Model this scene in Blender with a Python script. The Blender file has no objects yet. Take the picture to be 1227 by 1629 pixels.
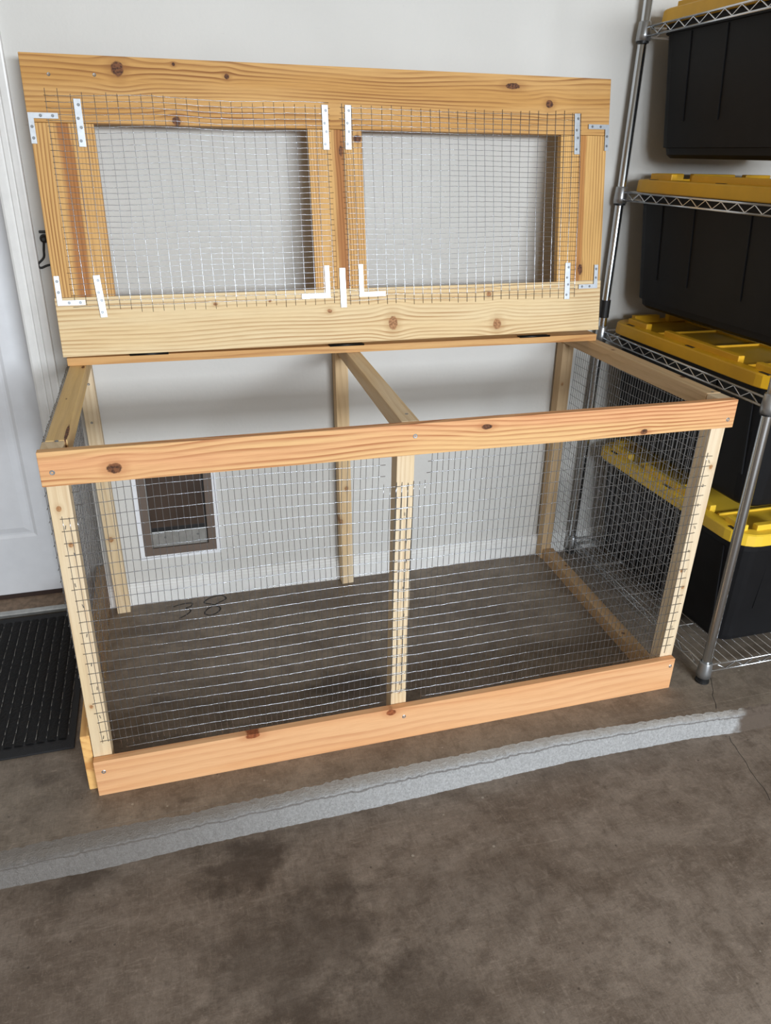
import bpy, bmesh, math, random
from mathutils import Matrix, Vector
import numpy as np

# ------------------------------------------------------------------ camera, light, exposure
S = 0.0254                       # everything below is written in inches
scene = bpy.context.scene
COL = scene.collection
random.seed(7)

def lin(r, g, b):
    f = lambda c: (c / 255 / 12.92) if c / 255 <= .04045 else ((c / 255 + .055) / 1.055) ** 2.4
    return (f(r), f(g), f(b), 1.0)

cam_d = bpy.data.cameras.new('camera')
cam = bpy.data.objects.new('camera', cam_d); COL.objects.link(cam)
yaw, pitch, roll, fpx = 0.29561323, -0.44139845, 0.02269350, 1202.355
fw = Vector((math.sin(yaw) * math.cos(pitch), math.cos(yaw) * math.cos(pitch), math.sin(pitch)))
rt = Vector((math.cos(yaw), -math.sin(yaw), 0)); up = rt.cross(fw)
r2 = math.cos(roll) * rt + math.sin(roll) * up
u2 = -math.sin(roll) * rt + math.cos(roll) * up
cam.matrix_world = Matrix(((r2.x, u2.x, -fw.x, 0.22775878), (r2.y, u2.y, -fw.y, -1.35443336),
                           (r2.z, u2.z, -fw.z, 1.28660067), (0, 0, 0, 1)))
cam_d.sensor_fit = 'VERTICAL'; cam_d.sensor_height = 36.0; cam_d.lens = fpx / 1629 * 36.0
cam_d.clip_start = .02
scene.camera = cam

world = bpy.data.worlds.new('world'); scene.world = world; world.use_nodes = True
bgn = world.node_tree.nodes['Background']
bgn.inputs[0].default_value = (.80, .88, 1.0, 1); bgn.inputs[1].default_value = 1.0

def area(name, loc, target, sx, sy, power, color):
    d = bpy.data.lights.new(name, 'AREA'); d.shape = 'RECTANGLE'; d.size = sx * S; d.size_y = sy * S
    d.energy = power; d.color = color
    o = bpy.data.objects.new(name, d); COL.objects.link(o)
    o.location = Vector(loc) * S
    o.rotation_euler = (Vector(target) - Vector(loc)).to_track_quat('-Z', 'Y').to_euler()
    return o
# daylight coming in through the open garage door behind the photographer
area('daylight_garage_door', (64, -192, 68), (58, 0, 30), 108, 28, 345, (.86, .93, 1.0))

vs = scene.view_settings
vs.view_transform = 'Standard'; vs.look = 'None'; vs.exposure = -0.12; vs.gamma = 1.0; vs.use_curve_mapping = False
scene.cycles.use_denoising = True
scene.cycles.max_bounces = 8
scene.cycles.diffuse_bounces = 5

# ------------------------------------------------------------------ node helpers
class NT:
    def __init__(s, name):
        s.mat = bpy.data.materials.new(name); s.mat.use_nodes = True
        s.t = s.mat.node_tree; s.n = s.t.nodes; s.l = s.t.links
        s.bsdf = s.n['Principled BSDF']
    def put(s, sock, v):
        if hasattr(v, 'is_output') or isinstance(v, bpy.types.NodeSocket): s.l.new(v, sock)
        else: sock.default_value = v
    def m(s, op, a, b=0.0, c=None, clamp=False):
        n = s.n.new('ShaderNodeMath'); n.operation = op; n.use_clamp = clamp
        s.put(n.inputs[0], a); s.put(n.inputs[1], b)
        if c is not None: s.put(n.inputs[2], c)
        return n.outputs[0]
    def obj(s): return s.n.new('ShaderNodeTexCoord').outputs['Object']
    def geo(s): return s.n.new('ShaderNodeNewGeometry').outputs['Position']
    def map(s, v, scale=(1, 1, 1), loc=(0, 0, 0)):
        n = s.n.new('ShaderNodeMapping'); s.put(n.inputs[0], v)
        n.inputs['Scale'].default_value = scale; n.inputs['Location'].default_value = loc
        return n.outputs[0]
    def sep(s, v):
        n = s.n.new('ShaderNodeSeparateXYZ'); s.put(n.inputs[0], v); return n.outputs
    def comb(s, x, y, z):
        n = s.n.new('ShaderNodeCombineXYZ')
        for i, q in enumerate((x, y, z)): s.put(n.inputs[i], q)
        return n.outputs[0]
    def noise(s, v, scale=1.0, detail=3.0, rough=.55, dist=0.0):
        n = s.n.new('ShaderNodeTexNoise'); s.put(n.inputs['Vector'], v)
        n.inputs['Scale'].default_value = scale; n.inputs['Detail'].default_value = detail
        n.inputs['Roughness'].default_value = rough; n.inputs['Distortion'].default_value = dist
        return n.outputs['Fac']
    def voro(s, v, scale):
        n = s.n.new('ShaderNodeTexVoronoi'); s.put(n.inputs['Vector'], v); n.inputs['Scale'].default_value = scale
        return n.outputs['Distance']
    def ramp(s, f, stops, interp='LINEAR'):
        n = s.n.new('ShaderNodeValToRGB'); s.put(n.inputs[0], f); e = n.color_ramp.elements
        n.color_ramp.interpolation = interp
        while len(e) < len(stops): e.new(.5)
        for k, (p, c) in enumerate(stops):
            e[k].position = p; e[k].color = c if len(c) == 4 else (*c, 1)
        return n.outputs[0]
    def smooth(s, f, a, b):
        n = s.n.new('ShaderNodeMapRange'); n.interpolation_type = 'SMOOTHSTEP'
        s.put(n.inputs[0], f); n.inputs[1].default_value = a; n.inputs[2].default_value = b
        return n.outputs[0]
    def mix(s, f, a, b, mode='MIX'):
        n = s.n.new('ShaderNodeMix'); n.data_type = 'RGBA'; n.blend_type = mode
        s.put(n.inputs[0], f); s.put(n.inputs[6], a); s.put(n.inputs[7], b)
        return n.outputs[2]
    def bump(s, h, strength=.3, dist=.01):
        n = s.n.new('ShaderNodeBump'); n.inputs['Strength'].default_value = strength; n.inputs['Distance'].default_value = dist
        s.put(n.inputs['Height'], h); s.l.new(n.outputs[0], s.bsdf.inputs['Normal'])
    def base(s, c, rough=.5, metal=0.0, spec=None):
        s.put(s.bsdf.inputs['Base Color'], c); s.put(s.bsdf.inputs['Roughness'], rough)
        s.put(s.bsdf.inputs['Metallic'], metal)
        if spec is not None: s.bsdf.inputs['Specular IOR Level'].default_value = spec
        return s.mat

_plain = {}
def plain(name, col, rough=.5, metal=0.0, noise=0.0, nscale=40, bump=0.0, spec=None):
    if name in _plain: return _plain[name]
    t = NT(name); c = col
    if noise:
        f = t.noise(t.obj(), nscale, 4)
        c = t.mix(t.smooth(f, .3, .7), tuple(x * (1 - noise) for x in col[:3]) + (1,), tuple(min(1, x * (1 + noise)) for x in col[:3]) + (1,))
        if bump: t.bump(f, bump, .002)
    _plain[name] = t.base(c, rough, metal, spec); return _plain[name]

_wn = [0]
def wood(light, dark, freq=2.2, contrast=.55, knots=(), heart=None, heartcol=None, tone=None, warp=1.5, waney=None, kc=((66, 40, 26), (124, 78, 48))):
    """Sawn softwood; local X is the length, Y the width, Z the thickness (inches inside)."""
    _wn[0] += 1; k = _wn[0]
    t = NT('sawn_pine'); rnd = random.Random(k * 13.7)
    P = t.map(t.obj(), (1 / S, 1 / S, 1 / S)); x, y, z = t.sep(P)
    off = (rnd.uniform(0, 300), rnd.uniform(0, 90), rnd.uniform(0, 90))
    big = t.noise(t.map(P, (.034, .16, .16), off), 1, 1.6)
    v = t.m('MULTIPLY_ADD', t.m('SUBTRACT', big, .5), warp * 2.4, t.m('MULTIPLY_ADD', z, .7, y))
    kn = None; halo = None
    for (kx, ky, rx, ry) in knots:
        dx = t.m('SUBTRACT', x, kx); dy = t.m('SUBTRACT', y, ky)
        q = t.m('ADD', t.m('POWER', t.m('ABSOLUTE', t.m('DIVIDE', dx, rx * 3.6)), 2.0), t.m('POWER', t.m('ABSOLUTE', t.m('DIVIDE', dy, ry * 2.6)), 2.0))
        g = t.m('POWER', 2.718, t.m('MULTIPLY', q, -1.0))
        v = t.m('ADD', v, t.m('MULTIPLY', g, t.m('MULTIPLY', dy, -.55)))
        d = t.m('SQRT', t.m('ADD', t.m('POWER', t.m('ABSOLUTE', t.m('DIVIDE', dx, rx)), 2.0), t.m('POWER', t.m('ABSOLUTE', t.m('DIVIDE', dy, ry)), 2.0)))
        d = t.m('ADD', d, t.m('MULTIPLY', t.m('SUBTRACT', t.noise(P, 3.0, 2), .5), .5))
        a = t.smooth(d, 1.08, .82); h = t.smooth(d, 2.6, .9)
        kn = a if kn is None else t.m('MAXIMUM', kn, a); halo = h if halo is None else t.m('MAXIMUM', halo, h)
    fr = t.m('FRACT', t.m('ADD', t.m('MULTIPLY', v, freq), off[1]))
    ring = t.m('MULTIPLY', t.smooth(fr, .30, .90), t.smooth(fr, 1.0, .93))
    vary = t.noise(t.map(P, (.06, .8, .8), off), 1, 2)
    ring = t.m('MULTIPLY', ring, t.m('MULTIPLY', t.smooth(vary, .25, .75), contrast))
    fib = t.noise(t.map(P, (.45, 16, 16), off), 1, 3)
    lc = light
    if tone: lc = t.mix(t.smooth(t.noise(t.map(P, (.035, .42, .42), off[::-1]), 1, 2), .35, .65), light, tone)
    if heart:
        yy = t.m('ADD', y, t.m('MULTIPLY', t.m('SUBTRACT', t.noise(t.map(P, (.11, .1, .1), off), 1, 2), .5), 1.2))
        hm = t.m('MULTIPLY', t.smooth(yy, heart[0] - .12, heart[0] + .12), t.smooth(yy, heart[1] + .25, heart[1] - .25))
        lc = t.mix(t.m('MULTIPLY', hm, .85), lc, heartcol)
    c = t.mix(ring, lc, dark)
    c = t.mix(t.m('MULTIPLY', t.smooth(fib, .40, .75), .22), c, dark)
    if kn is not None:
        c = t.mix(t.m('MULTIPLY', halo, .32), c, dark)
        kcol = t.mix(t.smooth(t.noise(P, 5, 3), .35, .65), lin(*kc[0]), lin(*kc[1]))
        c = t.mix(kn, c, kcol)
    if waney:
        w = t.m('MULTIPLY', t.smooth(t.m('ADD', y, t.m('MULTIPLY', t.noise(t.map(P, (.5, .5, .5), off), 1, 2), .7)), waney[0], waney[1]), t.smooth(t.noise(t.map(P, (.25, .6, .6), off), 1, 2), .38, .55))
        c = t.mix(w, c, lin(120, 98, 78))
    t.bump(t.m('ADD', fib, t.m('MULTIPLY', ring, -.6)), .25, .0012)
    return t.base(c, .62, 0.0, .3)

# ------------------------------------------------------------------ object helpers
WM = {}
def link(name, data, parent=None, M=None):
    o = bpy.data.objects.new(name, data); COL.objects.link(o)
    M = M or Matrix.Identity(4)
    if parent is not None:
        o.parent = parent; o.matrix_parent_inverse = WM[parent].inverted()
    o.matrix_basis = M; WM[o] = M
    return o
def tag(o, label=None, cat=None, group=None, kind=None):
    if label: o['label'] = label
    if cat: o['category'] = cat
    if group: o['group'] = group
    if kind: o['kind'] = kind
    return o
def empty(name, loc, parent=None):
    e = link(name, None, parent, Matrix.Translation(Vector(loc) * S)); e.empty_display_size = .1; return e
def frame(o, ex, ey=None, ez=None):
    ex = Vector(ex).normalized()
    if ey is not None:
        ey = Vector(ey); ey = (ey - ex * ey.dot(ex)).normalized(); ez = ex.cross(ey)
    else:
        ez = Vector(ez); ez = (ez - ex * ez.dot(ex)).normalized(); ey = ez.cross(ex)
    o = Vector(o) * S
    return Matrix(((ex.x, ey.x, ez.x, o.x), (ex.y, ey.y, ez.y, o.y), (ex.z, ey.z, ez.z, o.z), (0, 0, 0, 1)))
def from_bm(name, bm, mats, parent=None, M=None, smooth=False):
    bmesh.ops.recalc_face_normals(bm, faces=bm.faces)
    bm.transform(Matrix.Scale(S, 4))
    me = bpy.data.meshes.new(name); bm.to_mesh(me); bm.free()
    for m in (mats if isinstance(mats, (list, tuple)) else [mats]): me.materials.append(m)
    if smooth:
        for p in me.polygons: p.use_smooth = True
    return link(name, me, parent, M)
def add_box(bm, x0, x1, y0, y1, z0, z1, bev=0.0, mi=0):
    b2 = bmesh.new()
    bmesh.ops.create_cube(b2, size=1)
    for v in b2.verts:
        v.co = Vector(((x0 + x1) / 2 + v.co.x * (x1 - x0), (y0 + y1) / 2 + v.co.y * (y1 - y0), (z0 + z1) / 2 + v.co.z * (z1 - z0)))
    if bev: bmesh.ops.bevel(b2, geom=b2.edges[:], offset=bev, segments=2, affect='EDGES', profile=.6)
    join(bm, b2, mi)
def join(bm, b2, mi=0, M=None):
    if M: b2.transform(M)
    mp = {}
    for v in b2.verts: mp[v] = bm.verts.new(v.co)
    for f in b2.faces:
        nf = bm.faces.new([mp[v] for v in f.verts]); nf.material_index = mi if mi else f.material_index; nf.smooth = f.smooth
    b2.free()
def box(name, mats, x0, x1, y0, y1, z0, z1, bev=0.0, parent=None, M=None):
    bm = bmesh.new(); add_box(bm, x0, x1, y0, y1, z0, z1, bev); return from_bm(name, bm, mats, parent, M)
def add_cyl(bm, c, axis, r, h, n=16, r2=None, mi=0, smooth=True):
    axis = Vector(axis).normalized(); a = axis.orthogonal().normalized(); b = axis.cross(a); c = Vector(c)
    r2 = r if r2 is None else r2; lo, hi = [], []
    for i in range(n):
        t = 2 * math.pi * i / n; d = a * math.cos(t) + b * math.sin(t)
        lo.append(bm.verts.new(c + d * r)); hi.append(bm.verts.new(c + axis * h + d * r2))
    for i in range(n):
        f = bm.faces.new((lo[i], lo[(i + 1) % n], hi[(i + 1) % n], hi[i])); f.smooth = smooth; f.material_index = mi
    f = bm.faces.new(lo[::-1]); f.material_index = mi; f = bm.faces.new(hi); f.material_index = mi
def tubes(polys, r, sides=4, ref=(0, 0, 1)):
    """Vertices and faces for round wires along polylines (inches)."""
    V, F = [], []; ref = np.array(ref, float)
    for P in polys:
        P = np.asarray(P, float); n = len(P); T = np.gradient(P, axis=0) if n > 2 else np.repeat((P[-1] - P[0])[None], n, 0)
        T /= np.linalg.norm(T, axis=1)[:, None]
        rr = ref if abs(T[0] @ ref) < .9 else np.array([.37, .86, .35])
        A = np.cross(T, rr); A /= np.linalg.norm(A, axis=1)[:, None]; B = np.cross(T, A); b0 = len(V)
        for i in range(n):
            for k in range(sides):
                a = 2 * math.pi * (k + .5) / sides; V.append(P[i] + r * (math.cos(a) * A[i] + math.sin(a) * B[i]))
        for i in range(n - 1):
            for k in range(sides):
                a, b = b0 + i * sides + k, b0 + i * sides + (k + 1) % sides
                F.append((a, b, b + sides, a + sides))
        F.append(tuple(range(b0, b0 + sides))[::-1]); F.append(tuple(range(b0 + (n - 1) * sides, b0 + n * sides)))
    return V, F
def tube_obj(name, polys, r, mat, parent=None, sides=6, ref=(0, 0, 1), M=None):
    V, F = tubes(polys, r * S, sides, ref) if False else tubes([np.asarray(p, float) * S for p in polys], r * S, sides, ref)
    me = bpy.data.meshes.new(name); me.from_pydata([tuple(v) for v in V], [], F); me.materials.append(mat)
    me.polygons.foreach_set('use_smooth', [len(f) == 4 for f in F]) if sides > 4 else me.polygons.foreach_set('use_smooth', [True] * len(F))
    return link(name, me, parent, M)
def board(name, parent, mat, origin, along, width_dir, L, W, T, bev=.05):
    """A board: local X length 0..L, Y width 0..W, Z thickness 0..T."""
    return box(name, mat, 0, L, 0, W, 0, T, bev, parent, frame(origin, along, width_dir))
def lathe(bm, c, prof, n=20, smooth=False):
    R_ = [[bm.verts.new((c[0] + r * math.cos(2 * math.pi * i / n), c[1] + r * math.sin(2 * math.pi * i / n), c[2] + z)) for i in range(n)] for r, z in prof]
    for a, b in zip(R_, R_[1:]):
        for i in range(n):
            f = bm.faces.new((a[i], a[(i + 1) % n], b[(i + 1) % n], b[i])); f.smooth = smooth
    bm.faces.new(R_[0][::-1]); bm.faces.new(R_[-1])
def screw(parent, pos, normal, r=.19, mat=None):
    n = Vector(normal).normalized(); bm = bmesh.new()
    lathe(bm, (0, 0, 0), [(r, -.05), (r, .005), (r * .85, .025), (r * .4, .02), (r * .25, -.03), (r * .1, -.03)], 14)
    return from_bm('screw', bm, mat or ZINC, parent, frame(pos, n.orthogonal(), ez=n))

# ------------------------------------------------------------------ materials
def mk_concrete(name, c1, c2, c3, stains=(), specks=True):
    t = NT(name); P = t.map(t.geo(), (1 / S, 1 / S, 1 / S)); x, y, z = t.sep(P)
    a = t.noise(t.map(P, (1, 1.5, 1)), .09, 7, .64, .6); b = t.noise(P, .42, 7, .66, .4); f = t.noise(P, 3.2, 5, .7)
    c = t.mix(t.smooth(a, .32, .68), c1, c2)
    c = t.mix(t.m('MULTIPLY', t.smooth(b, .44, .66), .55), c, c3)
    b3 = t.noise(t.map(P, (1, 1, 1), (31, 17, 5)), 1.1, 8, .72, .8)
    c = t.mix(t.m('MULTIPLY', t.smooth(b3, .50, .66), .34), c, tuple(v * .62 for v in c1[:3]) + (1,))
    c = t.mix(t.m('MULTIPLY', t.smooth(b3, .46, .3), .45), c, tuple(min(1, v * 1.35) for v in c2[:3]) + (1,))
    c = t.mix(t.m('MULTIPLY', t.smooth(f, .5, .8), .35), c, tuple(v * .6 for v in c1[:3]) + (1,))
    s = t.noise(t.map(P, (.5, 3.2, 1)), .7, 5, .7, 1.0)
    c = t.mix(t.m('MULTIPLY', t.smooth(s, .52, .75), .30), c, tuple(min(1, v * 1.5) for v in c2[:3]) + (1,))
    for (sc_, of_, w_) in (((2.4, .32, 1), (2, 8, 1), .30), ((.5, 3.4, 1), (20, 3, 1), .26), ((1.7, 1.7, 1), (9, 44, 1), .30)):
        q_ = t.noise(t.map(P, sc_, of_), 2.2, 6, .74, 1.2)
        c = t.mix(t.m('MULTIPLY', t.smooth(q_, .52, .68), w_), c, tuple(v * .55 for v in c1[:3]) + (1,))
        c = t.mix(t.m('MULTIPLY', t.smooth(q_, .46, .34), w_ * .8), c, tuple(min(1, v * 1.4) for v in c2[:3]) + (1,))
    wv = t.noise(P, .35, 6, .65); wv2 = t.noise(t.map(P, (1, 1, 1), (40, 9, 3)), .8, 5, .7)
    for (sx, sy, rx, ry, st) in stains:
        d = t.m('SQRT', t.m('ADD', t.m('POWER', t.m('ABSOLUTE', t.m('DIVIDE', t.m('SUBTRACT', x, sx), rx)), 2.0), t.m('POWER', t.m('ABSOLUTE', t.m('DIVIDE', t.m('SUBTRACT', y, sy), ry)), 2.0)))
        d = t.m('ADD', d, t.m('ADD', t.m('MULTIPLY', t.m('SUBTRACT', wv, .5), 2.6), t.m('MULTIPLY', t.m('SUBTRACT', wv2, .5), 1.0)))
        c = t.mix(t.m('MULTIPLY', t.smooth(d, 1.35, .45), st * .8), c, lin(56, 45, 37))
    if specks:
        vd = t.voro(t.map(P, (1, 1, 1), (3, 5, 0)), .34)
        c = t.mix(t.m('MULTIPLY', t.smooth(vd, .052, .03), .6), c, lin(176, 168, 154))
        vd2 = t.voro(t.map(P, (1, 1, 1), (13, 2, 0)), .5)
        c = t.mix(t.m('MULTIPLY', t.smooth(vd2, .07, .03), .6), c, lin(45, 38, 33))
    t.bump(t.m('ADD', t.m('MULTIPLY', f, .5), b), .35, .004)
    return t.base(c, t.m('MULTIPLY_ADD', b, .3, .42), 0.0, .35)
CONC_LOW = mk_concrete('concrete_lower', lin(108, 94, 82), lin(140, 127, 115), lin(88, 75, 64),
    stains=[(11.3, -8.6, 3.6, 2.6, .8), (14, -17, 6.5, 5.5, .62), (-2, -6.6, 3, 1.3, .6), (20, -24, 7, 5, .5), (17, -11.5, 3, 3, .35), (28, -16, 9, 4, .25)])
CONC_UP = mk_concrete('concrete_upper', lin(112, 100, 88), lin(138, 126, 112), lin(94, 82, 70),
    stains=[(24.5, 9.5, 3.8, 2.4, .75), (5.3, 11.5, 1.3, .9, .5), (4, 25, 3.5, 1.2, .5), (-4.5, 3.2, 1.3, .8, .5), (7.5, -2.4, .9, .35, .5), (40, 16, 9, 6, .25)])
def mk_riser():
    t = NT('concrete_step_edge'); P = t.map(t.geo(), (1 / S, 1 / S, 1 / S)); x, y, z = t.sep(P)
    f = t.noise(P, 4.5, 7, .8); g = t.noise(t.map(P, (1, 1, 1), (7, 3, 1)), 11, 3, .7)
    c = t.mix(t.smooth(f, .35, .68), lin(192, 192, 192), lin(230, 230, 230))
    c = t.mix(t.m('MULTIPLY', t.smooth(g, .5, .75), .5), c, lin(112, 106, 100))
    seam = t.m('MULTIPLY', t.smooth(t.m('ABSOLUTE', t.m('ADD', t.m('ADD', z, .62), t.m('MULTIPLY', t.m('SUBTRACT', t.noise(P, .5, 4), .5), .5))), .12, .03), .6)
    c = t.mix(t.m('MULTIPLY', t.smooth(z, -.5, -.2), .5), c, lin(178, 166, 150))
    c = t.mix(seam, c, lin(96, 84, 74))
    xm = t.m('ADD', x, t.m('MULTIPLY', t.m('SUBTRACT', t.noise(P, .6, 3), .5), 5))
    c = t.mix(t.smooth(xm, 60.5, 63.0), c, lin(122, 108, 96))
    c = t.mix(t.m('MULTIPLY', t.smooth(xm, 34, -2), .72), c, lin(122, 112, 102))  # browner and darker toward the left: weaker daylight there painted into the colour
    t.bump(t.m('ADD', f, g), .8, .01)
    return t.base(c, .75, 0, .3)
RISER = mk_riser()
def mk_wall():
    t = NT('painted_drywall'); P = t.map(t.geo(), (1 / S, 1 / S, 1 / S))
    n = t.noise(P, 2.2, 3, .5); a = t.noise(P, .06, 3)
    c = t.mix(t.smooth(a, .3, .7), lin(204, 202, 197), lin(210, 208, 203))
    sc = t.noise(t.map(P, (.4, 1, 5)), .55, 4, .75, 1.5)
    c = t.mix(t.m('MULTIPLY', t.smooth(sc, .68, .74), .35), c, lin(165, 160, 156))
    t.bump(n, .12, .006)
    return t.base(c, .62, 0, .3)
WALL = mk_wall()
CEIL = plain('ceiling_paint', lin(158, 148, 132), .8)
GWALL = plain('side_wall_paint', lin(146, 132, 114), .7)
WHITE = plain('white_trim_paint', lin(226, 225, 222), .38, 0, .03, 30)
DOORW = plain('white_door_paint', lin(222, 223, 226), .35, 0, .02, 25)
PLASTW = plain('white_plastic', lin(232, 233, 236), .4)
ALU = plain('aluminium', lin(188, 188, 184), .38, .85, .1, 60)
BROWNF = plain('brown_plastic_frame', lin(104, 90, 80), .5)
FLAP = plain('smoked_flap', lin(66, 54, 46), .3, 0, .25, 9)
BLACK = plain('black_rubber', lin(22, 22, 23), .5)
MATB = plain('black_mat_pile', lin(17, 16, 17), .95, 0, .5, 900, .8)
MATR = plain('mat_rubber', lin(24, 24, 26), .7, 0, .3, 300, .3)
LINT = plain('mat_groove_lint', lin(132, 128, 122), .95, 0, .5, 500)
SILL = plain('weathered_sill_wood', lin(128, 108, 90), .7, 0, .25, 60, .3)
DARKB = plain('dark_gap', lin(52, 36, 30), .8)
ZINC = plain('zinc', lin(196, 200, 204), .32, .9)
ZINCP = plain('zinc_plate', lin(190, 194, 198), .42, .9, .06, 80)
SCREWM = plain('screw_steel', lin(134, 136, 138), .38, .9)
DARKSLOT = plain('screw_slot', lin(40, 40, 42), .6, .3)
WIRE = plain('galvanised_wire', lin(176, 180, 186), .22, .97, .12, 120)
CHROME = plain('chrome', lin(214, 219, 224), .2, 1.0)
CHROME2 = plain('chrome_wire', lin(205, 208, 212), .22, 1.0)
SLEEVE = plain('grey_sleeve', lin(168, 170, 172), .3, .8)
BLKPL = plain('black_tote_plastic', lin(17, 17, 19), .55, 0, .12, 20, 0, .22)
YEL = plain('yellow_lid_plastic', lin(218, 166, 26), .48, 0, .04, 20)
YELF = plain('yellow_lid_plastic_pale', lin(230, 190, 52), .48, 0, .04, 20)
MARK = plain('black_marker', lin(34, 30, 28), .8)
HINGE = plain('black_hinge', lin(18, 18, 19), .4, .4)

# ------------------------------------------------------------------ the garage
YW = 31.4
XL, XR, YF, ZC = -62, 190, -198, 104
tag(box('floor_lower', CONC_LOW, XL, XR, YF - 60, -4.0, -6.4, -2.35), kind='structure')
fu = tag(box('floor_upper', CONC_UP, XL, XR, -3.45, 37, -6, 0), kind='structure')

# broken concrete edge between the two floor levels
def extrude(name, mat, prof, p0, axis, L, parent=None):
    """Closed profile in the plane of the other two axes, pushed along axis by L."""
    bm = bmesh.new(); ax = {'x': 0, 'z': 2}[axis]; A, B = [], []
    for (a, b) in prof:
        c = (0, a, b) if ax == 0 else (a, b, 0); e = [0, 0, 0]; e[ax] = L
        A.append(bm.verts.new(Vector(p0) + Vector(c))); B.append(bm.verts.new(Vector(p0) + Vector(c) + Vector(e)))
    n = len(A)
    for i in range(n): bm.faces.new((A[i], A[(i + 1) % n], B[(i + 1) % n], B[i]))
    bm.faces.new(A[::-1]); bm.faces.new(B)
    return from_bm(name, bm, mat, parent)
def interp(x, tab):
    return float(np.interp(x, [a for a, b in tab], [b for a, b in tab]))
bm = bmesh.new(); rnd = random.Random(3); cols = []
T_LIP = [(-60, -4), (-8, -4.0), (0, -3.8), (7, -4.0), (24, -3.5), (43, -3.5), (55, -4.2), (62, -4.9), (190, -5)]
T_ARR = [(-60, -5), (-8, -5.3), (0, -5.2), (7, -5.0), (24, -4.5), (43, -4.2), (55, -4.7), (62, -5.3), (190, -5.4)]
T_BAS = [(-60, -5.4), (-8, -5.5), (0, -5.7), (7, -5.4), (24, -5.35), (43, -4.85), (57, -5.2), (62, -5.7), (190, -5.8)]
xs = np.concatenate([np.arange(-60, -12, 3), np.arange(-12, 75, .35), np.arange(75, 190, 4), [190]])
for x in xs:
    j = lambda a: rnd.uniform(-a, a)
    prof = [(-3.2, -.02), (interp(x, T_LIP) + j(.12), .0), ((interp(x, T_LIP) + interp(x, T_ARR)) / 2 + j(.08), -.12 + j(.05)),
            (interp(x, T_ARR) + j(.1), -.42 + j(.07)), (interp(x, T_ARR) * .6 + interp(x, T_BAS) * .4 + .12 + j(.05), -.85 + j(.06)),
            (interp(x, T_ARR) * .4 + interp(x, T_BAS) * .6 + j(.05), -1.5), (interp(x, T_BAS) + j(.05), -2.3), (interp(x, T_BAS) - .12, -2.6), (-2.5, -2.6)]
    cols.append([bm.verts.new((x, a, b)) for a, b in prof])
for a, b in zip(cols, cols[1:]):
    for i in range(len(a) - 1):
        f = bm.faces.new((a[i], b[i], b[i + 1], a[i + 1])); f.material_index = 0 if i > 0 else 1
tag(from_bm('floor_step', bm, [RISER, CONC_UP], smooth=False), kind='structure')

tag(box('wall_back', WALL, -3.9, XR, YW, YW + 4, 0, ZC), kind='structure')
tag(box('wall_back_door_head', WALL, -40.2, -3.9, YW, YW + 4, 82, ZC), kind='structure')
tag(box('wall_back_beyond_door', WALL, XL, -40.2, YW, YW + 4, 0, ZC), kind='structure')
tag(box('wall_left', GWALL, XL - 4, XL, YF, YW + 4, -2.4, ZC), kind='structure')
tag(box('wall_right', GWALL, XR, XR + 4, YF, YW + 4, -2.4, ZC), kind='structure')
tag(box('ceiling', CEIL, XL - 4, XR + 4, YF - 4, YW + 4, ZC, ZC + 4), kind='structure')
tag(box('wall_front_left', GWALL, XL, 0, YF - 4, YF, -2.4, ZC), kind='structure')
tag(box('wall_front_right', GWALL, 124, XR, YF - 4, YF, -2.4, ZC), kind='structure')
tag(box('wall_front_head', GWALL, 0, 124, YF - 4, YF, 88, ZC), kind='structure')

# baseboard with a stepped top
tag(extrude('baseboard_back', WHITE, [(0, 0), (-.56, 0), (-.56, 2.25), (-.50, 2.33), (-.38, 2.36), (-.38, 2.62), (-.30, 2.70), (-.22, 2.72), (-.20, 2.90), (-.12, 2.96), (0, 2.96)], (-1.6, YW, 0), 'x', XR + 1.6), kind='structure')

# door, casing, threshold
door = tag(empty('door_1', (-21, 35, 1)), kind='structure')
def panel_profile(bm, x0, x1, z0, z1, y):
    steps = [(0, 0), (.35, .18), (.6, .18), (1.3, -.05), (1.5, -.05)]
    rings = []
    for ins, dy in steps:
        rings.append([bm.verts.new(c) for c in ((x0 + ins, y + dy, z0 + ins), (x1 - ins, y + dy, z0 + ins), (x1 - ins, y + dy, z1 - ins), (x0 + ins, y + dy, z1 - ins))])
    for a, b in zip(rings, rings[1:]):
        for i in range(4): bm.faces.new((a[i], a[(i + 1) % 4], b[(i + 1) % 4], b[i]))
    bm.faces.new(rings[-1]); return rings[0]
bm = bmesh.new()
X = [-39.8, -35.4, -24.3, -19.8, -7.35, -4.3]; Z = [1.15, 8.8, 33, 38.5, 62, 66, 76, 81.5]
for i in range(5):
    for k in range(7):
        if i in (1, 3) and k in (1, 3, 5): panel_profile(bm, X[i], X[i + 1], Z[k], Z[k + 1], 35.0)
        else: bm.faces.new([bm.verts.new(c) for c in ((X[i], 35, Z[k]), (X[i + 1], 35, Z[k]), (X[i + 1], 35, Z[k + 1]), (X[i], 35, Z[k + 1]))])
add_box(bm, -39.8, -4.3, 35.3, 36.6, 1.15, 81.5)
bmesh.ops.remove_doubles(bm, verts=bm.verts, dist=.001)
from_bm('door_slab', bm, DOORW, door)
box('door_sweep', DARKB, -39.8, -4.3, 34.75, 35.1, .85, 1.35, .04, door)
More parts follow.
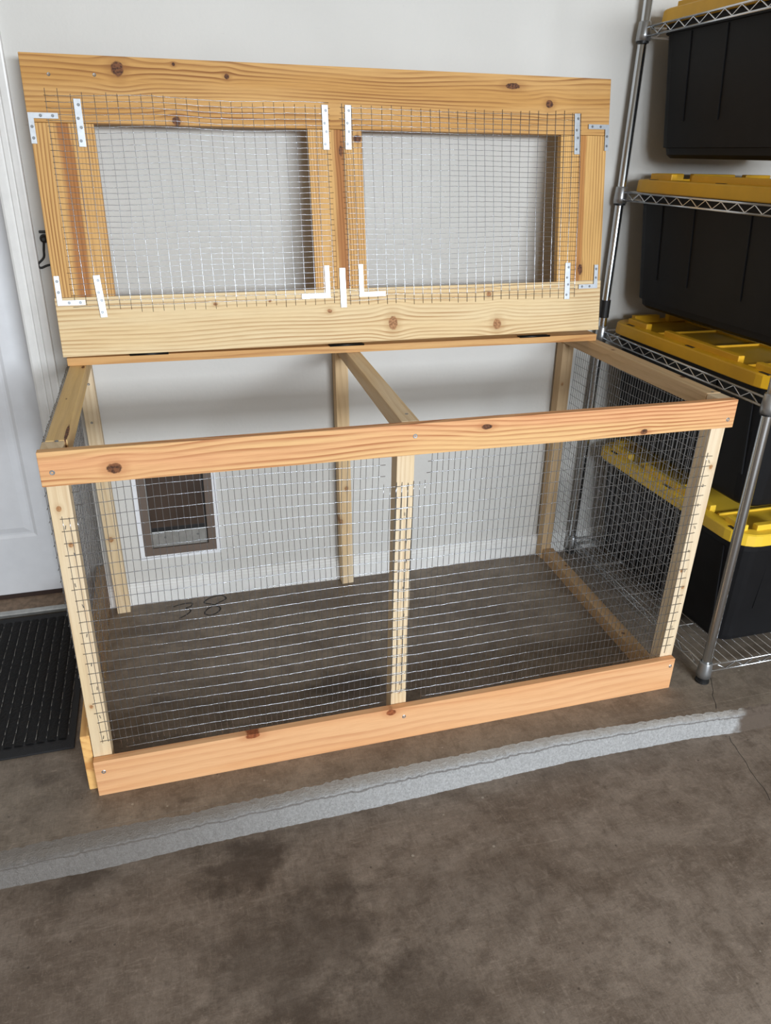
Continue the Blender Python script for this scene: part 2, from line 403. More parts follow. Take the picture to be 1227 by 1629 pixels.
# jambs and casing (fluted face)
def casing(name, x0, x1, z0, z1, flip=1):
    w = x1 - x0
    pr = [(0, 0), (0, -.30), (.08, -.40), (.30, -.42), (.34, -.36), (.40, -.36), (.44, -.48), (.60, -.52), (.64, -.46), (.70, -.62), (.92, -.70), (.98, -.66), (1, -.55), (1, 0)]
    if flip < 0: pr = [(1 - a, b) for a, b in pr][::-1]
    return tag(extrude(name, WHITE, [(a * w, b) for a, b in pr], (x0, YW, z0), 'z', z1 - z0), kind='structure')
casing('trim_1', -4.1, -1.7, 0, 84, 1)
casing('trim_2', -42.4, -40.0, 0, 84, -1)
jb = tag(empty('trim_3', (-21, 34, 0)), kind='structure')
box('jamb', WHITE, -4.12, -3.6, YW - .1, 37, 0, 82, .03, jb); box('jamb', WHITE, -40.4, -39.9, YW - .1, 37, 0, 82, .03, jb); box('head_jamb', WHITE, -40, -4, YW - .1, 37, 81.7, 82.3, .03, jb)
box('door_backing', DARKB, -41, -3.6, 37.2, 38.2, 0, 84, 0, door)
th = tag(empty('trim_4', (-21, 33, 0)), kind='structure')
bm = bmesh.new()
vs_ = [bm.verts.new(c) for c in ((-40, 32.2, 0), (-40, 32.2, .55), (-40, 35.8, 1.0), (-40, 35.8, 0), (-3.9, 32.2, 0), (-3.9, 32.2, .55), (-3.9, 35.8, 1.0), (-3.9, 35.8, 0))]
for q in ((0, 1, 2, 3), (7, 6, 5, 4), (1, 5, 6, 2), (0, 4, 5, 1), (3, 2, 6, 7), (0, 3, 7, 4)): bm.faces.new([vs_[i] for i in q])
from_bm('threshold_board', bm, SILL, th)
box('threshold_nosing', ALU, -40, -3.9, 31.55, 32.45, 0, .58, .12, th)

# marks on the floor: painted numerals and cracks, flat on the slab
def flat_line(name, pts, w, mat, parent, z=.012):
    bm = bmesh.new(); L, Rr = [], []
    P = [Vector((a, b, z)) for a, b in pts]
    for i, q in enumerate(P):
        d = (P[min(i + 1, len(P) - 1)] - P[max(i - 1, 0)]).normalized(); nrm = Vector((-d.y, d.x, 0)); ww = w if not callable(w) else w(i / (len(P) - 1))
        L.append(bm.verts.new(q + nrm * ww / 2)); Rr.append(bm.verts.new(q - nrm * ww / 2))
    for i in range(len(P) - 1): bm.faces.new((L[i], Rr[i], Rr[i + 1], L[i + 1]))
    return from_bm(name, bm, mat, parent)
def smoothline(pts, n=8):
    out = []
    for i in range(len(pts) - 1):
        p0, p1, p2, p3 = [np.array(pts[max(0, min(len(pts) - 1, k))], float) for k in (i - 1, i, i + 1, i + 2)]
        for t in np.linspace(0, 1, n, endpoint=False):
            out.append(.5 * ((2 * p1) + (-p0 + p2) * t + (2 * p0 - 5 * p1 + 4 * p2 - p3) * t * t + (-p0 + 3 * p1 - 3 * p2 + p3) * t ** 3))
    out.append(np.array(pts[-1], float)); return out
WM[fu] = Matrix.Identity(4)
three = smoothline([(7.23, 29.35), (7.76, 29.58), (8.37, 29.72), (9.05, 29.77), (9.5, 29.58), (9.31, 28.96), (8.69, 28.68), (9.19, 28.18), (9.08, 27.63), (8.54, 27.06), (7.78, 26.55)])
eight = smoothline([(13.66, 29.87), (13.11, 30.6), (11.77, 30.36), (10.93, 29.42), (11.92, 28.71), (12.72, 27.71), (12.34, 26.79), (11.43, 26.36), (10.82, 26.89), (11.27, 27.88), (12.53, 28.85), (13.47, 29.5), (13.66, 29.87)])
flat_line('painted_numeral', three, .2, MARK, fu); flat_line('painted_numeral', eight, .21, MARK, fu)
rc = random.Random(5)
cr = [(63.4 - .4 * i + rc.uniform(-.12, .12), 1.6 - i * .65) for i in range(10)]
flat_line('crack', cr, lambda t: .05, DARKSLOT, fu, .008)
fl2 = bpy.data.objects['floor_lower']
cr2 = [(60.6 - .18 * i + rc.uniform(-.12, .12), -5.9 - i * .75) for i in range(12)]
flat_line('crack', cr2, .05, DARKSLOT, fl2, -2.342)

# ------------------------------------------------------------------ the pen
H = 31.66
pen = tag(empty('wire_mesh_pen', (28.5, 15, 0)), 'large pine-framed wire mesh animal pen with its hinged lid propped open', 'animal pen')
ORL, ORD, ORT = lin(222, 166, 118), lin(160, 92, 50), lin(224, 182, 126)
PAL, PAD, PAT = lin(224, 204, 172), lin(180, 144, 102), lin(220, 196, 156)
TANL, TAND = lin(204, 176, 138), lin(160, 126, 88)
GOL, GOD, GOT = lin(212, 166, 104), lin(134, 82, 38), lin(200, 150, 84)
def post(x0b, x0t, y, z0, z1, mat, w=1.5, name='post'):
    d = Vector((x0t - x0b, 0, z1 - z0)); return board(name, pen, mat, (x0b, y, z0), d, (1, 0, 0), d.length, w, 1.5, .06)
# front boards (1x3 above, 1x4 below)
kt = [(4.95, 1.0, .55, .4), (33.6, 1.9, .5, .22), (48.5, .3, .38, .25)]
board('front_top_board', pen, wood(ORL, ORD, 2.3, 1.0, kt, tone=ORT), (0, .70, H - 2.59), (1, 0, 0), (0, 0, 1), 57.75, 2.59, .70)
kb = [(13.4, 3.6, .7, .3), (26.3, 3.4, .5, .35)]
d = Vector((57.3, 0, 0))
board('front_bottom_board', pen, wood(lin(222, 166, 116), lin(180, 110, 66), 1.2, .45, kb, tone=lin(228, 178, 130), kc=((120, 62, 34), (160, 92, 54))), (-.1, .70, 0), (1, 0, 0), (0, 0, 1), 57.3, 3.75, .70)
# front posts
post(-.12, .15, .76, 0, H - .02, wood(PAL, PAD, 1.6, .5, [(9, .5, .2, .15), (24, 1.0, .22, .18), (27, .6, .25, .2)], tone=PAT, kc=((150, 104, 66), (184, 140, 96))))
post(26.4, 26.3, .76, 0, H - 1.52, wood(PAL, PAD, 2.4, .45, [(5, .8, .12, .1)], tone=PAT, kc=((150, 104, 66), (184, 140, 96))))
post(55.75, 56.2, .76, 0, H - .02, wood(lin(228, 210, 182), PAD, 1.6, .35, [(12, .9, .2, .16), (14, .3, .2, .16), (25, .9, .25, .2)], tone=PAL, kc=((150, 104, 66), (184, 140, 96))))
# back posts
post(.75, .35, 29.4, 0, H - 1.52, wood(PAL, PAD, 1.5, .5, [(10, .6, .35, .3), (21, .8, .2, .2)], tone=PAT, kc=((150, 104, 66), (184, 140, 96))))
post(28.55, 27.75, 29.5, 0, H - .02, wood(lin(222, 192, 148), PAD, 2.0, .5, [(13.5, .9, .3, .25), (9, .1, .4, .25)], tone=PAL, kc=((150, 104, 66), (184, 140, 96))))
post(57.0, 56.55, 29.4, 0, H - 1.52, wood(TANL, TAND, 1.6, .5, [(20, .9, .2, .15), (25, .4, .2, .15)], kc=((150, 104, 66), (184, 140, 96))))
# front-to-back rails
def rail(x0, x1, y0, y1, z0, mat, name='side_rail', w=1.5):
    d = Vector((x1 - x0, y1 - y0, 0)); return board(name, pen, mat, (x0, y0, z0 + 1.5), d, (1, 0, 0), d.length, w, 1.5, .07)
def railm(x0, x1, y0, y1, z0, mat, name='side_rail', w=1.5):
    d = Vector((x1 - x0, y1 - y0, 0)); ex = d.normalized()
    return board(name, pen, mat, (x0 + w, y0, z0), d, (-1, 0, 0), d.length, w, 1.5, .07)
railm(.35, .42, 2.3, 31.0, H - 1.5, wood(lin(222, 192, 138), PAD, 1.1, .35, [(1.6, .14, 1.9, .13), (21, .25, .5, .16), (10.5, .9, .16, .05)], tone=lin(218, 184, 120)))
railm(26.6, 28.1, .74, 29.48, H - 1.5, wood(lin(222, 190, 140), lin(184, 146, 96), 1.3, .4, tone=PAL), 'middle_rail')
railm(56.2, 56.65, 2.3, 31.0, H - 1.5, wood(TANL, TAND, 1.7, .5, [(5.5, .2, .35, .22), (17, 1.0, .2, .2)], tone=lin(212, 182, 140)))
railm(55.7, 57.2, 2.3, 29.3, .0, wood(lin(190, 158, 120), TAND, 1.5, .5, [(6, .9, .2, .2), (22, .4, .2, .2)]), 'bottom_rail')
# board along the foot of the left side, split end grain
lb = board('side_foot_board', pen, wood(lin(236, 188, 118), lin(190, 128, 72), 1.2, .6, [], heart=(2.4, 3.2), heartcol=lin(200, 140, 78)), (-.93, .95, 0), (0, 1, 0), (0, 0, 1), 30.2, 5.9, .78, .10)
# rail board across the back that carries the hinges
board('back_rail', pen, wood(lin(206, 156, 98), lin(150, 92, 48), 1.4, .7, [], tone=lin(216, 170, 112)), (.25, 23.9, H + .01), (1, 0, 0), (0, 1, 0), 57.3, 7.0, .75, .04)

# ---- wire mesh
WR = .0265
def wig(seed):
    r = random.Random(seed); ks = [(r.uniform(.15, .5), r.uniform(.1, .35), r.uniform(0, 6.3), r.uniform(.4, 1)) for _ in range(5)]
    def f(u, v): return sum(a * math.sin(ku * u + kv * v + ph) for ku, kv, ph, a in ks) / 3.0
    return f
def mesh_panel(name, parent, O, U, V, N, vspan, hspan, us, vs, seed, amp=.10, inpl=.10):
    O, U, V, N = [np.array(q, float) for q in (O, U, V, N)]
    fn, fu_, fv = wig(seed), wig(seed + 1), wig(seed + 2); rnd = random.Random(seed)
    def pt(u, v, off):
        return O + U * (u + inpl * fu_(u, v)) + V * (v + inpl * fv(u, v)) + N * (off + amp * (fn(u, v)))
    P1, P2 = [], []
    for u in us:
        for a, b in vspan(u):
            n = max(3, int((b - a) / 1.0) + 1); a2, b2 = a - rnd.uniform(.05, .3), b + rnd.uniform(.05, .3)
            j = rnd.uniform(-.03, .03)
            P1.append([pt(u + j, v, -WR * .8 + rnd.uniform(-.012, .012)) for v in np.linspace(a2, b2, n)])
    for v in vs:
        for a, b in hspan(v):
            n = max(3, int((b - a) / .5) + 1)
            P2.append([pt(u, v + rnd.uniform(-.02, .02), WR * .8 + .014 * (-1) ** i) for i, u in enumerate(np.linspace(a - rnd.uniform(.02, .2), b + rnd.uniform(.02, .2), n))])
    o = tube_obj(name, P1 + P2, WR, WIRE, parent, 4, ref=tuple(N))
    return tag(o, kind='stuff')
# front, left and right halves; both are cut back around the posts
Ny = (0, -1, 0); rows = [26.25 - k for k in range(-4, 23)]
def vsL(u):
    if u < 1.9: return [(5.2, 26.25)]
    if u > 25.2: return [(5.25, 26.25)]
    return [(3.3 if u > 9 else 4.25, 30.2)]
def hsL(v):
    a, b = (.75, 27.85)
    if v > 26.5: a, b = 1.9, 25.2
    if v < 5.1: a, b = (2.7, 25.6) if v > 4.1 else (9, 25.6)
    return [(a, b)]
mesh_panel('front_wire_mesh', pen, (0, .725, 0), (1, 0, 0), (0, 0, 1), Ny, vsL, hsL, np.arange(.78, 27.9, .5), rows, 11, .012, .10)
def vsR(u):
    if u < 29.0: return [(5.25, 26.25)]
    if u > 55.8: return [(4.25, 26.25)]
    return [(3.3, 30.2)]
def hsR(v):
    a, b = (26.25, 56.75)
    if v > 26.5: a, b = 29.0, 55.4
    if v < 5.1: a, b = 29.5, 55.6
    return [(a, b)]
mesh_panel('front_wire_mesh', pen, (0, .69, 0), (1, 0, 0), (0, 0, 1), Ny, vsR, hsR, np.arange(26.3, 56.8, .5), [r_ - .1 for r_ in rows], 23, .012, .12)
# sides
mesh_panel('side_wire_mesh', pen, (-.06, 0, 0), (.0, 1, 0), (0, 0, 1), (-1, 0, 0), lambda u: [(.8, 31.0)], lambda v: [(.9, 30.6)], np.arange(1.0, 30.7, .5), np.arange(1.0, 31.2, 1), 31, .02, .12)
mesh_panel('side_wire_mesh', pen, (57.35, 0, 0), (.042, 1, 0), (0.015, 0, 1), (1, 0, 0), lambda u: [(1.0, 31.0)], lambda v: [(1.2, 30.4)], np.arange(1.3, 30.6, .5), np.arange(1.2, 31.2, 1), 43, .03, .12)
# screws and staples
for (x, z) in ((.82, 30.12), (27.52, 30.66), (57.07, 29.85), (.61, 2.59), (27.5, 2.64), (56.75, 2.87)): screw(pen, (x, 0, z), (0, -1, 0))
for (x, z) in ((1.35, 28.3), (1.1, 24.1)): screw(pen, (x, 29.4, z), (0, -1, 0), .13, SCREWM)
for (x, y) in ((1.15, 2.2), (57.0, 2.6), (27.6, 2.6)): screw(pen, (x, y, H), (0, 0, 1), .14, SCREWM)
st = bmesh.new(); add_box(st, -.024, .024, -.03, 0, -.16, .16, .01); stm = None
rs = random.Random(9)
def staple(x, y, z, rot):
    global stm
    if stm is None:
        o = from_bm('staple', st.copy(), SCREWM, pen); stm = o.data
    else: o = link('staple', stm, pen)
    M = Matrix.Translation(Vector((x, y, z)) * S) @ Matrix.Rotation(rot, 4, 'Y'); o.matrix_basis = M; WM[o] = M
for z in (25.9, 23.6, 21.0, 19.1, 16.4, 13.6, 11.2, 8.3, 6.1):
    staple(27.35 + rs.uniform(-.25, .15), .655, z, rs.uniform(-.3, .3)); staple(1.1 + rs.uniform(-.2, .2), .68, z - .4, rs.uniform(-.3, .3))
for z in (25.6, 23.2, 21.2, 18.8, 16.2, 14, 11, 7.4): staple(56.55 + rs.uniform(-.15, .1), .645, z, rs.uniform(-.4, .4))

# ---- the lid, tilted back
tilt, rot = math.radians(9.3), math.radians(.38)
lux = Vector((1, 0, 0)); luy = Vector((0, math.sin(tilt), math.cos(tilt)))
lux, luy = math.cos(rot) * lux + math.sin(rot) * luy, -math.sin(rot) * lux + math.cos(rot) * luy
lun = lux.cross(luy)                      # points to the room (-Y)
LO = Vector((-.02, 23.89, 32.53)); LW, LH = 57.85, 25.82
def LP(u, v, n=0.0): return LO + lux * u + luy * v + lun * n
lid = empty('lid', LP(LW / 2, 0), pen); WM[lid] = Matrix.Translation(LP(LW / 2, 0) * S)
def lboard(name, u, v, along, L, W, mat):
    o = LP(u, v, -.75)
    return board(name, lid, mat, o, lux if along == 'u' else luy, luy if along == 'u' else -lux, L, W, .75, .05)
lboard('lid_board', 0, LH - 5.45, 'u', LW, 5.45, wood(GOL, GOD, 2.7, .95, [(8.0, 4.45, .55, .62), (17.6, 4.2, .25, .25), (12.9, 5.0, .15, .15), (50.7, 2.85, .42, .38), (12.7, .35, .4, .4), (46.5, 4.4, .8, .3)], tone=GOT, warp=1.2))
lboard('lid_board', -.02, 0, 'u', LW - .1, 5.45, wood(lin(230, 202, 154), lin(170, 122, 70), 2.6, .85, [(26.2, 3.3, .28, .2), (14.7, 4.4, .22, .15), (20.1, 4.5, .15, .12), (33.0, 1.8, .5, .75), (44, 4.4, .3, .28), (45, 1.2, .5, .6)], tone=lin(232, 208, 164), warp=.8, kc=((140, 96, 60), (186, 136, 92))))
STL, STD, HC = lin(216, 170, 106), lin(140, 88, 40), lin(166, 104, 54)
lboard('lid_board', 5.42, 5.47, 'v', LH - 10.95, 5.35, wood(STL, STD, 3.6, 1.0, heart=(2.2, 3.3), heartcol=HC, warp=.5))
lboard('lid_board', 30.3, 5.47, 'v', LH - 10.95, 5.4, wood(STL, STD, 3.4, .95, [(14.1, .5, .35, .45), (13, 2.2, .5, .2)], heart=(2.0, 2.9), heartcol=HC, warp=.5))
lboard('lid_board', 57.62, 5.47, 'v', LH - 10.95, 5.45, wood(lin(222, 176, 108), STD, 3.2, .85, [(1.2, 2.6, .6, .3)], heart=(2.4, 3.2), heartcol=lin(184, 124, 66), warp=.6))
# lid wire mesh: two panels
O1 = LP(0, 0, .06)
def lvs1(u): return [(4.15 + max(0, (8 - u)) * .12, 22.75 - .02 * u + (.3 if u < 3 else 0))]
mesh_panel('lid_wire_mesh', lid, O1, lux, luy, lun, lvs1, lambda v: [(1.75 if v > 8 else 1.55, 26.95)], np.arange(1.75, 27.1, 1.0), np.arange(4.6, 22.8, .5), 51, .03, .13)
mesh_panel('lid_wire_mesh', lid, LP(0, 0, .085), lux, luy, lun, lambda u: [(3.9, 22.3)], lambda v: [(28.3, 54.3)], np.arange(28.4, 54.5, 1.0), np.arange(4.2, 22.3, .5), 67, .03, .13)
# flat straps and corner braces with their screws
bsm = []
def bscrew(u, v, n):
    M = frame(LP(u, v, n), lux, luy)
    if not bsm:
        bm = bmesh.new(); add_cyl(bm, (0, 0, -.02), (0, 0, 1), .14, .06, 12, .11); bsm.append(from_bm('bracket_screw', bm, SCREWM, lid, M).data)
    else: link('bracket_screw', bsm[0], lid, M)
def strap(a, b, w=.62, n=4):
    a, b = Vector(a), Vector(b); L = (b - a).length; bm = bmesh.new()
    add_box(bm, 0, L, -w / 2, w / 2, 0, .07, .02)
    o = LP(a.x, a.y, .10); d_ = (b - a).normalized(); ex = lux * d_.x + luy * d_.y
    from_bm('flat_bracket', bm, ZINCP, lid, frame(o, ex, ez=lun))
    for i in range(n):
        q = L * (i + .5) / n + (.12 if i == 1 else -.12 if i == 2 else 0); k = .08 * (-1) ** i
        bscrew(a.x + d_.x * q - d_.y * k, a.y + d_.y * q + d_.x * k, .17)
for a, b in (((4.28, 22.3), (4.28, 18.4)), ((3.93, 7.4), (4.17, 3.55)), ((26.67, 22.45), (26.64, 18.5)), ((28.98, 22.5), (28.86, 18.55)),
             ((27.67, 7.5), (27.68, 3.6)), ((53.93, 22.4), (54.03, 18.45)), ((53.43, 7.44), (53.43, 3.54))): strap(a, b)
def brace(c, a, b, w=.46):
    c, a, b = Vector(c), Vector(a), Vector(b); bm = bmesh.new()
    sx = 1 if a.x > c.x else -1; sy = 1 if b.y > c.y else -1; la, lb_ = abs(a.x - c.x), abs(b.y - c.y)
    pts = [(0, 0), (la, 0), (la, w), (w, w), (w, lb_), (0, lb_)]
    lo = [bm.verts.new((x * sx, y * sy, 0)) for x, y in pts]; hi = [bm.verts.new((x * sx, y * sy, .07)) for x, y in pts]
    bm.faces.new(lo); bm.faces.new(hi)
    for i in range(6): bm.faces.new((lo[i], lo[(i + 1) % 6], hi[(i + 1) % 6], hi[i]))
    for (x, y) in ((la * .42, w / 2), (la * .82, w / 2), (w / 2, lb_ * .45), (w / 2, lb_ * .82)):
        bscrew(c.x + x * sx, c.y + y * sy, .18)
    return from_bm('corner_bracket', bm, ZINCP, lid, frame(LP(c.x, c.y, .11), lux, luy))
brace((.06, 21.1), (2.55, 21.0), (.3, 18.6)); brace((.2, 4.75), (2.67, 5.0), (.4, 7.4)); brace((26.3, 4.6), (23.35, 4.9), (26, 7.75))
brace((29.4, 4.6), (32.2, 4.8), (29.5, 7.8)); brace((57.78, 21.4), (55.3, 21.1), (57.6, 18.85)); brace((57.2, 4.62), (54.85, 4.8), (57, 7.15))
for (u, v) in ((2.23, 24.18), (6.01, 24.27)): screw(lid, LP(u, v, .0), lun, .15, SCREWM)
for k, (a, b) in enumerate(((6.05, 9.7), (26.0, 29.7), (47.8, 51.5))):
    q = LP(a, 0); M = Matrix.Translation(Vector((q.x, 23.92, 32.50)) * S)
    hg = box('hinge', HINGE, 0, b - a, -.02, .75, -.09, .0, .02, pen, M)
    bm = bmesh.new(); add_cyl(bm, (0, -.06, -.01), (1, 0, 0), .11, b - a, 10); from_bm('hinge_pin', bm, HINGE, hg, M)

# ------------------------------------------------------------------ pet door in the wall
pd = tag(empty('pet_door', (8.9, YW, 6)), 'pet flap door with white surround low on the back wall', 'pet door')
def ring(name, mat, x0, x1, z0, z1, w, y0, y1, parent, bev=.04):
    bm = bmesh.new()
    R_ = [[bm.verts.new((a, y, b)) for a, b in ((x0 + i, z0 + i), (x1 - i, z0 + i), (x1 - i, z1 - i), (x0 + i, z1 - i))] for i, y in ((0, y1), (0, y0 + bev), (bev, y0), (w - bev, y0), (w, y0 + bev), (w, y1))]
    for a, b in zip(R_, R_[1:] + R_[:1]):
        for i in range(4): bm.faces.new((a[i], a[(i + 1) % 4], b[(i + 1) % 4], b[i]))
    return from_bm(name, bm, mat, parent)
ring('outer_frame', PLASTW, 4.15, 13.6, 5.95, 20.0, .5, 30.95, YW, pd)
ring('inner_frame', BROWNF, 4.62, 13.12, 6.42, 19.5, .95, 31.05, YW, pd)
box('recess', BLACK, 5.5, 12.3, YW - .06, YW, 7.2, 18.7, 0, pd)
fl = box('flap', FLAP, 5.75, 12.0, YW - .2, YW - .08, 9.75, 18.4, .03, pd)
box('seal_strip', BLACK, 5.75, 12.0, YW - .24, YW - .1, 9.45, 10.05, .02, fl)
pl = box('bottom_plate', ALU, 5.72, 12.05, YW - .25, YW - .06, 7.45, 9.5, .04, pd)
box('side_channel', ALU, 5.5, 5.7, YW - .22, YW - .06, 7.4, 18.5, .03, pd)
for x in (7.2, 11.0): screw(pl, (x, YW - .25, 8.7), (0, -1, 0), .13, SCREWM)

# ------------------------------------------------------------------ door mat
mt = tag(empty('door_mat', (-17, 19, 0)), 'black ribbed door mat on the concrete before the white door', 'door mat')
box('mat_base', MATR, -33, -2.55, 6.7, 31.2, 0, .22, .06, mt)
ribm = None
for k in range(31):
    x = -32.2 + k * .95
    if ribm is None:
        bm = bmesh.new(); b2 = bmesh.new(); bmesh.ops.create_grid(b2, x_segments=5, y_segments=120, size=.5)
        rr = random.Random(4)
        for v in b2.verts:
            u = v.co.x * 2; v.co = Vector((v.co.x * .86, 8.0 + (v.co.y + .5) * 22.0, .20 + .20 * (1 - u * u) ** .5 * rr.uniform(.75, 1.15) if abs(u) < 1 else .18))
        join(bm, b2); o = from_bm('rib', bm, MATB, mt, Matrix.Translation(Vector((x, 0, 0)) * S)); ribm = o.data
    else:
        o = link('rib', ribm, mt, Matrix.Translation(Vector((x, 0, 0)) * S))
rl = random.Random(8); polys = []
for k in range(16, 31):
    x = -32.2 + k * .95 + .475; y = 8.5
    while y < 29.5:
        L = rl.uniform(.2, 1.6); polys.append([(x + rl.uniform(-.05, .05), y, .27), (x + rl.uniform(-.05, .05), min(y + L, 29.8), .27)]); y += L + rl.uniform(.1, .8)
tag(tube_obj('groove_lint', polys, .028, LINT, mt, 4), kind='stuff')

# ------------------------------------------------------------------ wall hook with cord
hk = tag(empty('cord_hook', (-.9, YW, 42.5)), 'black cord hanging from a knob on the wall beside the door casing', 'cord')
bm = bmesh.new(); lathe(bm, (0, 0, 0), [(.42, 0), (.42, .22), (.2, .27), (.2, .6), (.34, .66), (.30, .85), (.15, .92)], 18)
from_bm('knob', bm, BLACK, hk, frame((-.85, YW, 42.55), (1, 0, 0), ez=(0, -1, 0)))
box('hook_plate', BLACK, -1.25, -.55, YW - .3, YW, 43.05, 43.3, .05, hk)
cord = smoothline([(-.85, YW - .7, 42.5), (-1.0, YW - .6, 41.6), (-1.15, YW - .5, 40.8), (-1.75, YW - .5, 40.2), (-1.55, YW - .5, 39.85), (-.8, YW - .5, 40.1), (.4, YW - .5, 40.2), (1.2, YW - .3, 39.6)])
tube_obj('cord_loop', [cord], .11, BLACK, hk, 8)

# ------------------------------------------------------------------ wire shelving rack
rack = tag(empty('wire_shelving_rack', (72, 15, 0)), 'chrome wire shelving rack holding black totes against the wall', 'shelving rack')
XA, XB, Y0, Y1 = 61.35, 84.5, .05, 30.1
POSTS = [(XA, Y0), (62.05, Y1), (XB, Y0), (XB, Y1)]
LEV = [1.55, 30.95, 46.9, 63.05]
for (x, y) in POSTS:
    pr = [(.46, .3), (.46, .95), (.49, 1.0)]
    bm = bmesh.new(); lathe(bm, (x, y, 0), pr + [(.49, 72), (.30, 72.2)], 28, True)
    p_ = from_bm('post', bm, CHROME, rack)
    bm = bmesh.new(); lathe(bm, (x, y, 0), [(.66, 0), (.74, .08), (.72, .26), (.5, .42), (.40, .5)], 20); from_bm('foot', bm, BLACK, p_)
    for z in LEV:
        bm = bmesh.new(); lathe(bm, (x, y, z), [(.50, -.8), (.76, -.8), (.74, -.2), (.66, .9), (.60, 1.0), (.5, 1.0)], 24, True); o = from_bm('collar', bm, SLEEVE, p_)
        bm = bmesh.new(); lathe(bm, (x, y, z), [(.50, -1.0), (.66, -1.0), (.66, -.8), (.50, -.8)], 24); from_bm('collar_ring', bm, BLACK, p_)
bm = bmesh.new(); lathe(bm, (62.05, Y1, 33.0), [(.5, 0), (.60, 0), (.60, 2.1), (.5, 2.1)], 24); from_bm('black_sleeve', bm, BLACK, rack)
def shelf(z, solid):
    C = [(XA, Y0), (62.05, Y1), (XB, Y1), (XB, Y0)]
    s = empty('shelf', (73, 15, z), rack)
    for i in range(4):
        a, b = np.array(C[i]), np.array(C[(i + 1) % 4]); L = np.linalg.norm(b - a); d = (b - a) / L
        for h in (.42, -.42): tube_obj('shelf_rail', [[(*(a + d * .5), z + h), (*(b - d * .5), z + h)]], .105, CHROME2, s, 8)
        n = int((L - 3) / 1.15); q0, q1 = a + d * 1.5, b - d * 1.5
        tube_obj('truss_wire', [[(*(q0 + (q1 - q0) * k / n), z + (.36 if k % 2 else -.36)) for k in range(n + 1)]], .07, CHROME2, s, 6)
    if solid:
        for x in np.arange(62.2, XB - .5, 1.05): tube_obj('deck_wire', [[(x, Y0, z + .5), (x, Y1, z + .5)]], .055, CHROME2, s, 6)
        for y in (7.5, 15, 22.5): tube_obj('deck_brace', [[(61.4, y, z + .36), (XB, y, z + .36)]], .08, CHROME2, s, 6)
for i, z in enumerate(LEV): shelf(z, i == 0)

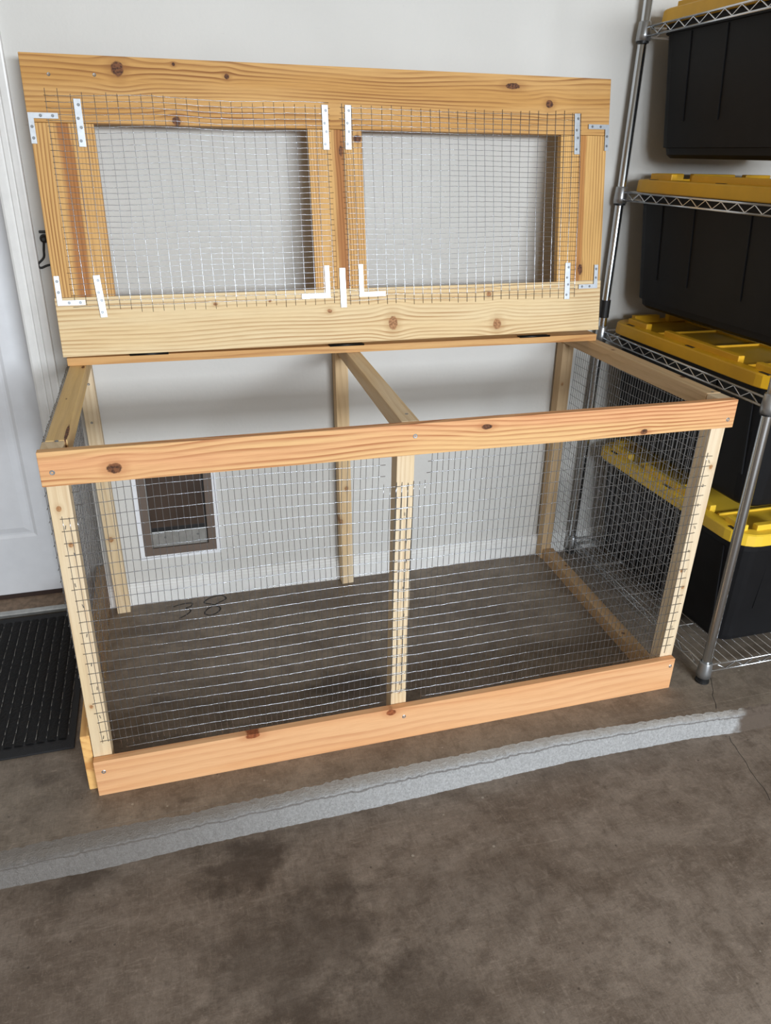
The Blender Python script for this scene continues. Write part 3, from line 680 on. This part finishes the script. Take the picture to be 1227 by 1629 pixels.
# ------------------------------------------------------------------ storage totes
def rrect(x0, x1, y0, y1, r, n=5):
    out = []
    for cx, cy, a0 in ((x1 - r, y1 - r, 0), (x0 + r, y1 - r, 90), (x0 + r, y0 + r, 180), (x1 - r, y0 + r, 270)):
        for k in range(n + 1):
            a = math.radians(a0 + 90 * k / n); out.append((cx + r * math.cos(a), cy + r * math.sin(a)))
    return out
def loft(bm, rings, cap0=True, cap1=True, smooth=True):
    R_ = [[bm.verts.new((x, y, z)) for x, y in pts] for pts, z in rings]
    for a, b in zip(R_, R_[1:]):
        for i in range(len(a)):
            f = bm.faces.new((a[i], a[(i + 1) % len(a)], b[(i + 1) % len(a)], b[i])); f.smooth = False
    if cap0: bm.faces.new(R_[0][::-1])
    if cap1: bm.faces.new(R_[-1])
def tote(zl, dx, dy, depth, label, yel):
    """zl: underside of the lid skirt."""
    x0, x1, y0, y1 = 62.45 + dx, 82.3 + dx, 1.25 + dy, 29.7 + dy
    t = tag(empty('storage_tote', ((x0 + x1) / 2, (y0 + y1) / 2, zl - depth)), label, 'storage tote', 'black totes with yellow lids on the rack')
    bm = bmesh.new()
    A = lambda i, r: rrect(x0 + i, x1 - i, y0 + i, y1 - i, r)
    loft(bm, [(A(2.5, 1.6), zl - depth), (A(2.1, 1.8), zl - depth + .35), (A(2.0, 1.8), zl - depth + 1.0), (A(1.75, 1.9), zl - depth + 1.05), (A(.8, 2.2), zl - .9), (A(.55, 2.3), zl - .85), (A(.55, 2.3), zl + .5)])
    b = from_bm('tote_body', bm, BLKPL, t)
    # moulded vertical ribs on the long side and the end
    for (ya, yb) in ((4.2, 4.6), (9.6, 9.9), (18.0, 18.35), (23.5, 23.8)):
        bm = bmesh.new(); lo = zl - depth * .72; hi = zl - 1.0
        fx = lambda z: x0 + 1.75 - (z - (zl - depth + 1.05)) / (depth - 1.95) * .95
        vs2 = [bm.verts.new(c) for c in ((fx(lo) - .12, ya + dy, lo), (fx(lo) - .12, yb + dy, lo), (fx(hi) - .12, yb + dy, hi), (fx(hi) - .12, ya + dy, hi),
                                         (fx(lo) + .2, ya + dy, lo), (fx(lo) + .2, yb + dy, lo), (fx(hi) + .2, yb + dy, hi), (fx(hi) + .2, ya + dy, hi))]
        for q in ((0, 1, 2, 3), (0, 4, 5, 1), (1, 5, 6, 2), (2, 6, 7, 3), (3, 7, 4, 0)): bm.faces.new([vs2[i] for i in q])
        from_bm('moulded_rib', bm, BLKPL, b)
    for xa in (67.5, 71.5, 76):
        fy = lambda z: y0 + 1.75 - (z - (zl - depth + 1.05)) / (depth - 1.95) * .8
        bm = bmesh.new(); lo = zl - depth * .65; hi = zl - 1.0; xa += dx
        vs2 = [bm.verts.new(c) for c in ((xa, fy(lo) - .12, lo), (xa + .35, fy(lo) - .12, lo), (xa + .35, fy(hi) - .12, hi), (xa, fy(hi) - .12, hi),
                                         (xa, fy(lo) + .2, lo), (xa + .35, fy(lo) + .2, lo), (xa + .35, fy(hi) + .2, hi), (xa, fy(hi) + .2, hi))]
        for q in ((0, 1, 2, 3), (0, 4, 5, 1), (1, 5, 6, 2), (2, 6, 7, 3), (3, 7, 4, 0)): bm.faces.new([vs2[i] for i in q])
        from_bm('moulded_rib', bm, BLKPL, b)
    bm = bmesh.new(); Rc = 2.6
    loft(bm, [(A(.1, Rc), zl), (A(0, Rc), zl + .1), (A(.06, Rc), zl + 1.2), (A(.18, Rc), zl + 1.32), (A(1.15, 2.0), zl + 1.4), (A(1.25, 1.9), zl + 1.05), (A(2.0, 1.5), zl + 1.0)], cap0=True, cap1=True)
    l = from_bm('tote_lid', bm, yel, t)
    # stacking ridge segments
    def seg(xa, xb, ya, yb, h=.62):
        box('stacking_ridge', yel, xa, xb, ya, yb, zl + 1.1, zl + 1.35 + h, .10, l)
    for (ya, yb) in ((23.2, 27.0), (7.6, 19.8), (2.6, 5.2)):
        seg(x0 + 1.0, x0 + 1.75, ya + dy, yb + dy); seg(x1 - 1.75, x1 - 1.0, ya + dy, yb + dy)
    for (xa, xb) in ((65, 68.5), (69.8, 75.5), (77, 80.5)):
        seg(xa + dx, xb + dx, y0 + 1.0, y0 + 1.75); seg(xa + dx, xb + dx, y1 - 1.75, y1 - 1.0)
    for i, yy in enumerate((7, 14.8, 22)): box('cross_rib', yel, x0 + 1.8, x1 - 1.8, yy + dy, yy + .25 + dy, zl + .9, zl + 1.22, .04, l)
    box('cross_rib', yel, (x0 + x1) / 2 - .12, (x0 + x1) / 2 + .12, y0 + 1.8, y1 - 1.8, zl + .9, zl + 1.2, .04, l)
    for yy in (3.4, 14.6, 25.8): box('latch_slot', BLACK, x0 + .45, x0 + .85, yy - .65 + dy, yy + .65 + dy, zl + 1.30, zl + 1.392, .02, l)
    return t
tote(63.55, .1, 0, 12.6, 'black tote with yellow lid on the highest rack level, cut off by the top edge', YEL)
tote(47.42, .1, 0, 12.6, 'black tote with yellow lid on the second rack level from the top', YEL)
tote(31.48, .1, 0, 12.9, 'black tote with yellow lid level with the top of the wooden pen', YEL)
tote(15.35, .45, -.35, 13.2, 'black tote with paler yellow lid standing on the lowest wire shelf', YELF)
